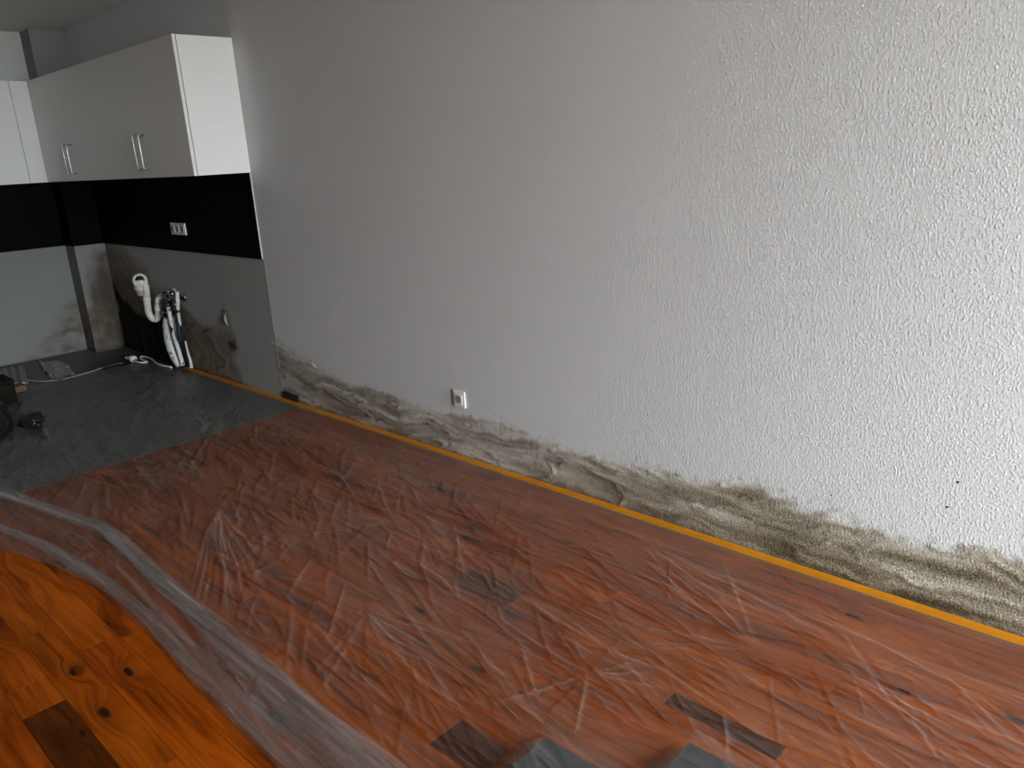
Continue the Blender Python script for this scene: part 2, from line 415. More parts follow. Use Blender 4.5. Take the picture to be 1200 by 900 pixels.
# ------------------------------------------------------------------ structure
# floor: screed base, vinyl in the kitchen, wooden planks elsewhere
SEAM_X = 3.135
floor = tag(box('floor', M_SUB, None, -.1, ROOM_X + .1, ROOM_Y - .1, .1, -.14, -.014), kind='structure')
box('vinyl_sheet', M_VINYL, floor, 0, SEAM_X - .003, ROOM_Y, 0, -.014, 0)
rng = random.Random(11)
PW, PY0 = .115, -.055
special = {6: [(5.42, 5.69, (.13, .034, .011))], 7: [(6.36, 6.683, (.10, .026, .007), .058)],
           11: [(5.98, 6.16, (.11, .026, .006))], 17: [(5.015, 5.75, (.085, .020, .003))]}
def plank_colour():
    b = rng.choice([(.34, .069, .003), (.32, .063, .0025), (.36, .076, .0035), (.315, .061, .0025), (.335, .071, .003)])
    k = rng.uniform(.93, 1.08); return tuple(x * k for x in b)
def plank(x0, x1, y1, y0, colr):
    me = bpy.data.meshes.new('plank')
    g = .0003; bv = .0007
    hx, hy = (x1 - x0) / 2 - g, (y1 - y0) / 2 - g
    vs = []
    for z, ins in ((-.013, 0), (-bv, 0), (0, bv)):
        vs += [(-hx + ins, -hy + ins, z), (hx - ins, -hy + ins, z), (hx - ins, hy - ins, z), (-hx + ins, hy - ins, z)]
    fs = []
    for k in (0, 4):
        for i in range(4): fs.append((k + i, k + (i + 1) % 4, k + 4 + (i + 1) % 4, k + 4 + i))
    fs.append((8, 9, 10, 11))
    me.from_pydata(vs, [], fs); me.materials.append(M_WOOD)
    o = bpy.data.objects.new('plank', me); COL.objects.link(o); o.parent = floor
    o.location = ((x0 + x1) / 2, (y0 + y1) / 2, 0); o.color = (*colr, 1)
    return o
row = 0; y = PY0; END_X = 8.4
while y > -2.75:
    x = SEAM_X; cuts = []
    first = rng.uniform(.25, 1.0); sp = sorted(special.get(row, []))
    while x < END_X:
        nxt = x + (first if x == SEAM_X else rng.choice([.55, .75, .95, 1.2, 1.2, 1.35]))
        nsp = [s for s in sp if s[0] >= x - 1e-6]
        if nsp and abs(nsp[0][0] - x) < 1e-6:
            w_ = nsp[0][3] if len(nsp[0]) > 3 else PW
            plank(x, nsp[0][1], y, y - w_, nsp[0][2])
            if w_ < PW: plank(x, nsp[0][1], y - w_, y - PW, plank_colour())
            x = nsp[0][1]; continue
        if nsp and nxt > nsp[0][0] - .15: nxt = nsp[0][0]
        nxt = min(nxt, END_X) if END_X - nxt > .2 else END_X
        plank(x, nxt, y, y - PW, plank_colour()); x = nxt
    y -= PW; row += 1
Y_VIS = y
# planks out of the camera's view, joined
bm = bmesh.new(); yy = PY0
while yy > ROOM_Y:
    x = END_X if yy > Y_VIS + .001 else SEAM_X
    while x < ROOM_X:
        nx = min(ROOM_X, x + rng.choice([.8, 1.1, 1.35])); box_bm(bm, x + .0007, nx - .0007, max(ROOM_Y, yy - PW) + .0007, yy - .0007, -.013, 0); x = nx
    yy -= PW
o = link('plank_field', bm_mesh('plank_field', bm), M_WOOD, floor); o.color = (.36, .08, .006, 1); tag(o, kind='stuff')
box('edge_filler', M_SUB, floor, SEAM_X, ROOM_X, -.055, 0, -.014, -.003)

# long wall, fine grid along the mouldy foot
xs = np.concatenate([np.arange(2.80, 7.7, .006), np.arange(7.7, ROOM_X, .03), [ROOM_X]])
zs = np.arange(0, .631, .006)
Xg, Zg = np.meshgrid(xs, zs, indexing='ij')
top_pts = np.array([(2.86, .40), (2.93, .385), (3.066, .345), (3.2, .325), (3.34, .296), (3.45, .25), (3.552, .239), (3.88, .233), (4.1, .225), (4.318, .21),
    (4.55, .225), (4.704, .236), (4.88, .245), (4.96, .235), (5.04, .21), (5.196, .205), (5.342, .209), (5.524, .21), (5.775, .225), (6.0, .252), (6.14, .263),
    (6.27, .256), (6.5, .252), (6.64, .243), (6.73, .236), (6.83, .258), (7.0, .268), (7.6, .27), (8.4, .22), (9.2, .15), (9.8, .14)])
top = np.interp(Xg, top_pts[:, 0], top_pts[:, 1])
gr = sstep(4.7, 6.2, Xg)
edge = (fbm(Xg * 9, Zg * 14, 3) - .5) * (.05 + .05 * gr) + (fbm(Xg * 40, Zg * 40, 5) - .5) * .03
soft = .012 + .07 * gr
depth = top - Zg + edge
st = sstep(-soft * .6, soft, depth)
wx = Xg + (fbm(Xg * 3, Zg * 9, 21) - .5) * .35; wz = Zg + (fbm(Xg * 3.5, Zg * 6, 22) - .5) * .11
n_b = fbm(wx * 4.0, wz * 26, 30, 4)
rid = 1 - np.abs(2 * fbm(wx * 2.6, wz * 17, 31, 3) - 1)
rid2 = 1 - np.abs(2 * fbm(wx * 5 + 9, wz * 22 + 4, 35, 2) - 1)
msk = sstep(0.0, .03, depth)
cre = np.clip(sstep(.955, .995, rid) * .75 + sstep(.965, .998, rid2) * .6, 0, 1) * msk * sstep(.30, .5, fbm(Xg * 4, Zg * 10, 40))
cre *= (1 - .45 * gr)
foot = sstep(.10, .0, Zg) * .35 * fbm(Xg * 12, Zg * 20, 41)
stain = np.clip(st * (.92 + foot), 0, 1)
n_s = fbm(wx * 2.2 + 3, wz * 42, 36, 3)
tone = np.clip(.50 + .07 * gr + (n_b - .5) * (1.3 - .45 * gr) + (n_s - .5) * (.8 - .2 * gr) + .36 * sstep(.10, -.01, depth) - foot * .9 - .22 * sstep(.09, .0, Zg) * gr, 0, 1)
# spatter of single dark spots above the tide mark
cre = np.clip(cre + sstep(.74, .82, vnoise(Xg * 55, Zg * 55, 44)) * sstep(-.05, .02, depth) * .35, 0, 1)
# dark uneven line along the wall foot
cre = np.clip(cre + sstep(.016, .0, Zg + (fbm(Xg * 18, Zg * 0, 47) - .5) * .02) * .8, 0, 1)
relief = (np.clip((rid - .6) / .4, 0, 1) ** 3 * .005 + (n_b - .5) * .005) * msk
relief *= sstep(.63, .57, Zg)
v = np.stack([Xg, -relief, Zg], -1).reshape(-1, 3)
f = grid_faces(len(xs), len(zs))
nv = len(v)
ext = np.array([(0, 0, 0), (2.80, 0, 0), (2.80, 0, .624), (2.80, 0, ROOM_Z), (0, 0, ROOM_Z), (ROOM_X, 0, .624), (ROOM_X, 0, ROOM_Z)])
ext[2, 2] = ext[5, 2] = zs[-1]
vv = np.concatenate([v, ext]); ff = np.concatenate([f, np.array([[nv, nv + 1, nv + 3, nv + 4], [nv + 2, nv + 5, nv + 6, nv + 3]])])
me = mesh_np('wall_back', vv, ff)
rgb = np.zeros((len(vv), 4)); rgb[:nv] = np.stack([stain, cre, gr, tone], -1).reshape(-1, 4)
put_attr(me, 'stain', rgb)
wall_back = tag(link('wall_back', me, M_WALL), kind='structure')
for i, (hx, hz, r) in enumerate([(6.779, .358, .0035), (6.800, .446, .0035), (6.43, .30, .002)]):
    lathe('nail_hole', M_HOLE, wall_back, [(r, 0), (r, .0015), (r * .6, .002)], (hx, 0, hz), (0, -1, 0), 10)

# kitchen part of the long wall: smooth plaster panel a few mm proud
def stain_panel(name, us, ws, place, fn, mat, normal_flip):
    U, Wv = np.meshgrid(us, ws, indexing='ij'); rgb, rel = fn(U, Wv)
    v = place(U, Wv, rel).reshape(-1, 3)
    me = mesh_np(name, v, grid_faces(len(us), len(ws), normal_flip)); put_attr(me, 'stain', rgb.reshape(-1, 3))
    return link(name, me, mat)

brownL = [(0.20,0.90), (0.440,0.873), (0.673,0.835), (0.803,0.745), (0.990,0.716), (1.022,0.569), (1.056,0.352), (1.30,0.101), (1.35,-.05), (0.2,-.05)]
black = [(0.22,0.56), (0.38,0.43), (0.615,0.350), (0.819,0.341), (1.108,0.399), (1.25,0.30), (1.42,-.05), (0.2,-.05)]
brownR = [(1.42,.56), (1.503,0.50), (1.572,0.458), (1.673,0.423), (1.833,0.369), (1.994,0.375), (2.062,0.345), (2.119,0.475), (2.217,0.581), (2.268,0.514), (2.278,0.431), (2.327,0.359), (2.335,0.269), (2.250,0.153), (2.315,0.088), (2.339,-.02), (1.3,-.05)]
def kit_stain(U, Z):
    e = (fbm(U * 8, Z * 8, 60) - .5) * .10 + (fbm(U * 30, Z * 30, 61) - .5) * .03
    a = sstep(-.10, .08, poly_sd(U, Z, brownL) + e) * .85
    b = sstep(-.03, .04, poly_sd(U, Z, black) + e)
    sd = poly_sd(U, Z, brownR) + e * .5
    c = sstep(-.03, .03, sd) * np.clip(1.15 - (U - 1.5) * .5, .5, 1) * (1 - .85 * sstep(.36, .46, Z) * sstep(2.0, 2.1, U))
    wsh = sstep(-.008, .008, sd) * sstep(.30, .46, Z) * sstep(1.95, 2.1, U) * .8
    q = 1 - np.abs(2 * fbm(U * 2.6 + (fbm(U * 4, Z * 5, 63) - .5) * 1.6, Z * 7, 62, 2) - 1)
    cr = sstep(.955, .995, q) * sstep(0, .03, sd)
    lft = sstep(1.68, 1.46, U) * sstep(-.02, .05, sd) * 1.1
    b = np.clip(b + cr * .8 + lft * fbm(U * 10, Z * 7, 66), 0, 1)
    foot = sstep(.03, 0, Z) * .7
    b = np.clip(b + foot * sstep(2.6, 2.2, U), 0, 1)
    rel = sstep(0, .05, sd) * (q ** 4) * .006
    right = sstep(2.80, 2.86, U) * sstep(.45, .30, Z) * .35
    return np.stack([np.clip(np.maximum(a, c) + right, 0, 1), b, wsh], -1), rel
KX = 2.857; KT = -.003
us = np.append(np.arange(.212, KX, .008), KX); ws = np.arange(0, 1.44, .008)
wk = tag(stain_panel('wall_kitchen', us, ws, lambda U, Z, r: np.stack([U, KT - r, Z], -1), kit_stain, M_KIT, False), kind='structure')
box('panel_edge', M_STRIP, wk, KX, KX + .001, KT, 0, 0.0, .908)
# torn crease marks standing off the plaster and the dark gap in the wall foot
tube('peeling_flake', M_PLASD, wk, [(2.225, -.008, .50), (2.235, -.018, .47), (2.240, -.016, .44), (2.236, -.008, .42)], [.003, .009, .008, .003], n=4, seg=6)
hole = box('wall_gap', M_HOLE, wall_back, 2.862, 3.05, -.012, 0, .004, .052, bev=.004)

# kitchen end wall and the pipe chase in its corner
leftp = [(-.23, .85), (-.15, .479), (-.15, -.05), (-.82, -.05), (-.74, .06), (-.604, .165), (-.481, .288), (-.346, .456), (-.270, .60)]
def left_stain(U, Z):
    e = (fbm(U * 9, Z * 9, 70) - .5) * .14 + (fbm(U * 30, Z * 30, 71) - .5) * .04
    sd = poly_sd(U, Z, leftp) + e
    a = sstep(-.03, .16, sd) * .75 * (.35 + .9 * sstep(.35, .65, fbm(U * 7 + 3, Z * 10, 74)))
    a = np.clip(a + sstep(.10, .0, Z) * sstep(-.7, -.3, U) * .4, 0, 1)
    g = sstep(-.02, .05, sd) * sstep(.5, .7, fbm(U * 8, Z * 12, 73)) * .5
    b = sstep(.014, 0, Z) * .6
    return np.stack([a, b, g], -1), 0 * U
us = np.concatenate([[ROOM_Y, -3, -2, -1.5, -1.2], np.arange(-1.0, 0.001, .012)]); ws = np.concatenate([np.arange(0, .93, .012), [1.2, 1.8, ROOM_Z]])
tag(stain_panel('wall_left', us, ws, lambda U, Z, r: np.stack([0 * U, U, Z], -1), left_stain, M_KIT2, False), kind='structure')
CHX, CHY = .212, -.246
def chase_stain(U, Z):     # U runs along the unfolded side then front
    e = (fbm(U * 9, Z * 7, 80) - .5) * .16
    fr = U > CHX
    y = CHY + (U - CHX)
    poly = [(.05, .90), (-.089, 0.87), (-0.16, 0.74), (-0.215, 0.55), (-0.30, 0.30), (-0.33, -.05), (.05, -.05)]
    a = sstep(-.06, .09, poly_sd(y, Z, poly) + e)
    a = np.where(fr, a * .95, sstep(.75, .15, Z + e) * .75)
    b = sstep(.45, .1, Z) * sstep(-.06, .01, y) * fr * .9 + sstep(.012, 0, np.abs(y)) * sstep(.87, .8, Z) * fr * .8
    b = b + sstep(.05, 0, Z + e * .4) * .5 + sstep(.62, .72, fbm(U * 14, Z * 6, 82)) * a * .35
    return np.stack([a, np.clip(b, 0, 1), 0 * U], -1), 0 * U
us = np.concatenate([np.linspace(0, CHX, 19), np.linspace(CHX + .0001, CHX - CHY, 22)]); ws = np.concatenate([np.arange(0, .93, .012), [1.2, 1.8, ROOM_Z]])
def chase_place(U, Z, r):
    return np.stack([np.minimum(U, CHX), np.where(U <= CHX, CHY, CHY + U - CHX), Z], -1)
ch = tag(stain_panel('wall_chase', us, ws, chase_place, chase_stain, M_KIT3, False), kind='structure')
for p in ch.data.polygons: p.use_smooth = False

tag(box('ceiling', M_CEIL, None, -.1, ROOM_X + .3, ROOM_Y - .1, .1, ROOM_Z, ROOM_Z + .15), kind='structure')
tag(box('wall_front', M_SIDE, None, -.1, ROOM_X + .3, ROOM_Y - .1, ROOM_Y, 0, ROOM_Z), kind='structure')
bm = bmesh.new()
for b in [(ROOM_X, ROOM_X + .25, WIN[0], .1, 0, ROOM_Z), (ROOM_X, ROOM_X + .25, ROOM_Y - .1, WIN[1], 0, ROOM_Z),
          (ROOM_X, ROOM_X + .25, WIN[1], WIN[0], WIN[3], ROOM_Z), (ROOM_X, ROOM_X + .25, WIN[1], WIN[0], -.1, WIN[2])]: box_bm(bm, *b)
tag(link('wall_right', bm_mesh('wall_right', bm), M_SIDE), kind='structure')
bm = bmesh.new(); x0, x1 = ROOM_X + .10, ROOM_X + .16; ym = (WIN[0] + WIN[1]) / 2
for b in [(x0, x1, WIN[0] - .06, WIN[0], WIN[2], WIN[3]), (x0, x1, WIN[1], WIN[1] + .06, WIN[2], WIN[3]), (x0, x1, ym - .05, ym + .05, WIN[2], WIN[3]),
          (x0, x1, WIN[1], WIN[0], WIN[2], WIN[2] + .08), (x0, x1, WIN[1], WIN[0], WIN[3] - .07, WIN[3])]: box_bm(bm, *b)
win = tag(link('window_1', bm_mesh('window_1', bm), M_CAB), kind='structure')
for a, b in ((WIN[1] + .06, ym - .05), (ym + .05, WIN[0] - .06)):
    box('pane', M_GLASS, win, ROOM_X + .128, ROOM_X + .132, a, b, WIN[2] + .08, WIN[3] - .07)
tag(box('terrace', M_OUT, None, ROOM_X + .25, ROOM_X + 30, -20, 16, -.3, -.08), kind='structure')

# ------------------------------------------------------------------ kitchen cabinets and splash panels
ZB, ZT, YD, DT = 1.431, 2.182, -.354, .019
def handle_mesh():
    pts = [(0, .0, -.1), (0, -.033, -.1), (0, -.036, -.097), (0, -.036, .097), (0, -.033, .1), (0, 0, .1)]
    return tube_mesh('handle', pts, .0055, 10)
HM = handle_mesh(); HM.materials.append(M_STEEL)
def front_unit(x0, x1, label, end_panel):
    r = tag(empty('upper_cabinet', (x0, 0, ZB)), label, 'cabinet', 'white wall cabinets')
    loc = lambda a, b: (a - x0, b - x0)
    box('body', M_CAB, r, 0.001, x1 - x0 - .001, -.001, YD + DT + .005, 0, ZT - ZB, bev=.0008)
    box('front_shadow_gap', M_GAPSHADE, r, .006, x1 - x0 - .006, YD + DT + .006, YD + DT, .006, ZT - ZB - .006)  # dark filler box stands in for shade in the door gap
    m = (x1 - x0) / 2
    for a, b, hs in ((.0006, m - .0006, -1), (m + .0006, x1 - x0 - .0006, 1)):
        d = box('door', M_CAB, r, a, b, YD, YD + DT, 0, ZT - ZB, bev=.0004, seg=1)
        h = link('handle', HM, None, d); h.location = (m + hs * .045, YD, .155)
    return r
X0, X1 = .279, 2.850
XM = (X0 + X1) / 2
front_unit(X0, XM, 'white double-door wall cabinet in the kitchen corner above the black splash', False)
front_unit(XM, X1, 'white double-door wall cabinet with brightly lit side at the end of the row', True)
r = tag(empty('upper_cabinet', (0, -.25, ZB)), 'white wall cabinet on the kitchen end wall, cut by the left picture edge', 'cabinet', 'white wall cabinets')
XD = .278; Hc = ZT - ZB
box('body', M_CAB, r, .001, XD - DT - .005, -.001, -1.50, 0, Hc)
box('front_shadow_gap', M_GAPSHADE, r, XD - DT - .006, XD - DT, -.11, -1.495, .006, Hc - .006)
box('corner_filler', M_CAB, r, XD - DT, XD, -.104, -.2265, 0, Hc, bev=.001)
for a, b in ((-.2295, -.862), (-.865, -1.498)):
    d = box('door', M_CAB, r, XD - DT, XD, a, b, 0, Hc, bev=.0012)
    h = link('handle', HM, None, d); h.location = (XD, -.862 + (.05 if a > -.5 else -.05), .155); h.rotation_euler = (0, 0, math.pi / 2)

ZS = .909
sp = tag(empty('splash_panel', (X0, 0, ZS)), 'wide black splash panel with a triple socket under the wall cabinets', 'splash panel', 'black splash panels')
box('panel', M_BLACK, sp, CHX + .007 - X0, 2.852 - X0, KT - .0005, KT - .010, 0, ZB - ZS - .001, bev=.001)
box('edge_strip', M_EDGE, sp, 2.852 - X0, 2.8545 - X0, KT - .0005, KT - .010, .001, ZB - ZS - .001)
sp = tag(empty('splash_panel', (CHX, CHY, ZS)), 'narrow black splash panel wrapped around the boxed-in pipe corner', 'splash panel', 'black splash panels')
box('front_sheet', M_BLACK, sp, .0005, .007, -.007, -CHY + KT - .001, 0, ZB - ZS - .001)
box('side_sheet', M_BLACK, sp, -CHX + .0075, 0, -.007, -.0005, 0, ZB - ZS - .001)
sp = tag(empty('splash_panel', (0, CHY, ZS)), 'black splash panel on the kitchen end wall at the left picture edge', 'splash panel', 'black splash panels')
for k in range(2):
    box('panel', M_BLACK, sp, .0005, .007, -.0075 - k * .72, -.0075 - (k + 1) * .72 + .001, 0, ZB - ZS - .001, bev=.0008)

# ------------------------------------------------------------------ sockets
def socket_insert(parent, x, z, y):
    """round schuko recess facing -Y: raised square plate, recess cup, two pin holes, two earth clips"""
    s = box('insert', M_PLAS, parent, x - .0275, x + .0275, y, y - .003, z - .0275, z + .0275, bev=.0012)
    lathe('rim', M_PLAS, s, [(.0205, 0), (.0225, .0012), (.0235, 0)], (x, y - .003, z), (0, -1, 0), 28)
    lathe('recess', M_PLASD, s, [(.0205, 0), (.0203, .0004)], (x, y - .0031, z), (0, -1, 0), 28)
    for dz in (-.0095, .0095): lathe('pin_hole', M_HOLE, s, [(.0032, 0), (.003, .0004)], (x, y - .0036, z + dz), (0, -1, 0), 10)
    for dx in (-.0195, .0195): box('earth_clip', M_STEEL, s, x + dx - .0012, x + dx + .0012, y - .0035, y - .005, z - .003, z + .003)
SX, SZ = 4.585, .309
so = tag(empty('wall_socket', (SX, 0, SZ)), 'single white wall socket just above the mould on the long wall', 'socket')
bm = bmesh.new(); box_bm(bm, -.042, .042, 0, -.009, -.042, .042, bev=.003, seg=3)
link('frame', bm_mesh('frame', bm), M_PLAS, so); socket_insert(so, 0, 0, -.009)
so = tag(empty('triple_socket', (1.74, KT - .010, 1.068)), 'white triple socket in the black splash panel', 'socket')
bm = bmesh.new(); box_bm(bm, -.118, .118, 0, -.009, -.042, .042, bev=.003, seg=3)
link('frame', bm_mesh('frame', bm), M_PLAS, so)
for dx in (-.075, 0, .075): socket_insert(so, dx, 0, -.009)

# ------------------------------------------------------------------ orange tape along the wall foot
xs = np.arange(1.45, 9.0, .03); n = len(xs)
rg = np.random.default_rng(5)
y_in = -.047 - .004 * (fbm(xs * 2, xs * 0, 90) - .5); y_out = np.full(n, -.012)
z = .0012 + .0008 * fbm(xs * 3, xs * 0, 91)
cr_y = [y_out * 0 - .008, y_out - .008, y_in * .6, y_in]
cr_z = [z + .006, z + .0015, z, z * .3 + .0003]
v = np.stack([np.stack([xs, yy2, zz2], -1) for yy2, zz2 in zip(cr_y, cr_z)], 1).reshape(-1, 3)
tp = tag(link('adhesive_tape', mesh_np('adhesive_tape', v, grid_faces(n, 4, True)), M_TAPE), 'orange tape strip running along the foot of the mouldy wall', 'tape')

# ------------------------------------------------------------------ slabs under the film
SLABS = [(6.226, -1.251, .24), (6.512, -1.035, .24)]
lab = ['dark grey slab under the film at the bottom edge, left of the two', 'dark grey slab under the film at the bottom edge, right of the two']
SH = .040
for (sx, sy, w), l in zip(SLABS, lab):
    o = box('stone_slab', M_SLATE, None, 0, w, 0, -w, 0, SH - .004, bev=.002); o.location = (sx, sy, .0005)
    tag(o, l, 'slab', 'grey slabs holding the film')

# ------------------------------------------------------------------ plastic sheet
def edge_y(x):
    return np.interp(x, [.8, 2.2, 3.0, 3.42, 3.757, 4.097, 4.424, 4.92, 5.286, 5.73, 6.3, 7, 8.3], [-3.0, -2.45, -2.15, -1.99, -1.865, -1.775, -1.715, -1.712, -1.737, -1.742, -1.76, -1.75, -1.80])
gx = [.95]
while gx[-1] < 8.2: gx.append(gx[-1] + float(np.interp(gx[-1], [1, 3, 4.5, 5.5, 7.1, 7.3, 8], [.016, .011, .0065, .0048, .0048, .012, .02])))
gx = np.array(gx); NT_ = 360
tt = np.linspace(0, 1, NT_)
Xf, Tf = np.meshgrid(gx, tt, indexing='ij')
ye = edge_y(gx) + .012 * (fbm(gx * 4, gx * 0, 100) - .5)
Y0f = -.050 - .012 * fbm(gx * 2, gx * 0 + 3, 101)
Yf = Y0f[:, None] + Tf * (ye - Y0f)[:, None]
Xw = Xf + (fbm(Xf * 3, Yf * 3, 102) - .5) * .25; Yw = Yf + (fbm(Xf * 3 + 7, Yf * 3, 103) - .5) * .25
Hf = .0035 + .007 * fbm(Xw * 3, Yw * 5, 104, 3) * sstep(0, .05, Tf)
Lf = 1.0 + 1.1 * (fbm(Xw * 2, Yw * 3.5, 108, 3) - .5)          # how many times the film lies doubled
rg = np.random.default_rng(77)
def crease(cx, cy, ang, L, amp, w, lay=0.0):
    c, s = math.cos(ang), math.sin(ang)
    rx = abs(c) * L / 2 + 4 * w; ry = abs(s) * L / 2 + 4 * w
    i0, i1 = np.searchsorted(gx, [cx - rx, cx + rx])
    if i1 - i0 < 2: return
    m = Yf[i0:i1]; j = np.where((m.max(0) > cy - ry) & (m.min(0) < cy + ry))[0]
    if len(j) < 2: return
    j0, j1 = j[0], j[-1] + 1
    dx = Xw[i0:i1, j0:j1] * .12 + Xf[i0:i1, j0:j1] * .88 - cx; dy = Yw[i0:i1, j0:j1] * .12 + Yf[i0:i1, j0:j1] * .88 - cy
    a = (dx * c + dy * s) / (L / 2); b = (-dx * s + dy * c) / w
    tp_ = np.clip(1 - a * a, 0, 1)
    Hf[i0:i1, j0:j1] += amp * tp_ * np.exp(-np.abs(b) ** 1.5)
    if lay: Lf[i0:i1, j0:j1] += lay * tp_ * np.exp(-(b * 1.6) ** 2)
for k in range(2600):
    cx = rg.uniform(1.0, 7.6); cy = rg.uniform(-1.8, -.08)
    near = np.interp(cx, [1, 4, 7], [1.6, 1.2, 1])
    if rg.random() < (.80 if cx > 5.2 else .6): ang = rg.normal(-.10, .2)
    else: ang = rg.normal(-.65, .3)
    wmul = 1.0 if cy < -.35 else .45
    crease(cx, cy, ang, rg.uniform(.06, .6), rg.uniform(.0020, .0075) * wmul * near, rg.uniform(.0028, .006) * near, float(rg.choice([1.6, .8, 0, -.9, -1.0, -1.0])) * (1 if cy < -.3 else .5))
# fans of tension creases
def fan(cx, cy, a0, a1, n, L, amp):
    for k in range(n):
        a = a0 + (a1 - a0) * (k + rg.uniform(0, .8)) / n; l = L * rg.uniform(.5, 1)
        crease(cx + math.cos(a) * l * .5, cy + math.sin(a) * l * .5, a, l, amp * rg.uniform(.6, 1.2), rg.uniform(.004, .007), float(rg.choice([2.6, 1.5, -.9])))
fan(4.14, -1.10, -.62, -.15, 11, 1.1, .006); fan(6.13, -.96, 0, 6.2, 12, .35, .0045); fan(5.35, -1.17, -1.2, .5, 8, .5, .004)
fan(6.45, -.55, 2.2, 4.0, 8, .6, .004); fan(5.8, -.2, -.7, -.05, 7, .9, .004); fan(6.7, -.5, -.5, .2, 6, .5, .004)
fan(3.1, -1.4, -.1, 1.2, 10, .8, .006); fan(4.9, -.7, 2.3, 4.2, 10, .7, .004)
# draped over the slabs: tent falling away from their edges and a ridge between the corners
def rect_dist(x, y, x0, x1, y0, y1):
    return np.hypot(np.maximum(np.maximum(x0 - x, x - x1), 0), np.maximum(np.maximum(y0 - y, y - y1), 0))
tent = np.zeros_like(Hf)
for sx, sy, w in SLABS: tent = np.maximum(tent, SH + .003 - .55 * rect_dist(Xf, Yf, sx, sx + w, sy - w, sy))
(ax, ay, _), (bx_, by_, _) = SLABS
t_ = np.clip(((Xf - ax) * (bx_ - ax) + (Yf - ay) * (by_ - ay)) / ((bx_ - ax) ** 2 + (by_ - ay) ** 2), 0, 1)
dd = np.hypot(Xf - ax - t_ * (bx_ - ax), Yf - ay - t_ * (by_ - ay))
tent = np.maximum(tent, SH + .001 - .014 * np.sin(np.pi * t_) - .40 * dd)
lx, ly = ax - .42, ay - .10
t_ = np.clip(((Xf - ax) * (lx - ax) + (Yf - ay) * (ly - ay)) / ((lx - ax) ** 2 + (ly - ay) ** 2), 0, 1)
dd = np.hypot(Xf - ax - t_ * (lx - ax), Yf - ay - t_ * (ly - ay))
tent = np.maximum(tent, (SH) * (1 - t_) - .6 * dd)
on = rect_dist(Xf, Yf, ax, ax + .24, ay - .24, ay) + 0
flat = sstep(.0, .012, tent)
Hf = np.where(tent > Hf * .5, tent + (Hf - .004) * .35, Hf)
v = np.stack([Xf, Yf, Hf], -1).reshape(-1, 3)
me = mesh_np('plastic_sheet', v, grid_faces(len(gx), NT_, True)); put_attr(me, 'layers', np.repeat(np.clip(Lf, .08, 6).reshape(-1, 1), 3, 1))
sheet = tag(link('plastic_sheet', me, M_FILM),
            'clear plastic film spread wrinkled over the wooden and grey floor', 'plastic sheet')
# gathered, pleated bands along the free edge
def band(name, pts, half, layers, height, seed, x_lo, x_hi):
    P = np.array(pts); xs = np.arange(x_lo, x_hi, .008); n = len(xs)
    yc = np.interp(xs, P[:, 0], P[:, 1]); k = np.ones(9) / 9; yc = np.convolve(np.pad(yc, 4, 'edge'), k, 'valid')
    hw = np.interp(xs, P[:, 0], P[:, 2]) * half
    m = layers * 10 + 1; s = np.linspace(0, layers, m)
    Xb, Sb = np.meshgrid(xs, s, indexing='ij')
    tri = 2 * np.abs((Sb / 2) % 1 * 2 - 1) - 1                   # zigzag -1..1
    drift = (fbm(Xb * .9, Sb * .45, seed, 2) - .5) * 1.5
    width = .25 + .75 * fbm(Xb * .9 + 5, Sb * .6, seed + 3, 2)
    Yb = yc[:, None] + hw[:, None] * (tri * width * .8 + drift + (Sb / layers - .5) * .9)
    bulge = np.sin(np.clip((tri + 1) / 2, 0, 1) * np.pi)
    Zb = .006 + height * (.12 + Sb / layers * .45 + .45 * bulge * fbm(Xb * 1.3, Sb * .8, seed + 6, 2)) * (.4 + .9 * fbm(Xb * 1.3, Sb * .2, seed + 8, 2))
    Zb += .004 * (fbm(Xb * 4, Sb * 5, seed + 10) - .5)
    Yb += .014 * (fbm(Xb * 2.5, Sb * 3, seed + 12, 3) - .5)
    v = np.stack([Xb, Yb, np.maximum(Zb, .004)], -1).reshape(-1, 3)
    return link(name, mesh_np(name, v, grid_faces(n, m, True)), M_FOLD, sheet)
A = [(2.2, -1.90, 1), (3.04, -1.70, 1), (3.5, -1.60, .9), (3.95, -1.515, .8), (4.43, -1.525, .9), (4.9, -1.55, 1.0), (5.3, -1.575, 1.1), (5.64, -1.59, 1.2), (5.9, -1.585, 1.3), (7.2, -1.60, 1.2)]
B = [(2.2, -2.05, 1), (3.42, -1.83, 1.1), (3.9, -1.735, .9), (4.34, -1.69, .7), (4.82, -1.675, .7), (5.3, -1.69, .8), (5.7, -1.705, .9), (7.2, -1.70, .9)]
band('gathered_fold', A, .058, 7, .030, 200, 2.0, 6.9)
band('gathered_fold', B, .045, 5, .022, 240, 2.0, 6.9)
band('gathered_fold', [(p[0], p[1] - .075, p[2]) for p in A], .05, 1, .018, 280, 2.4, 6.6)

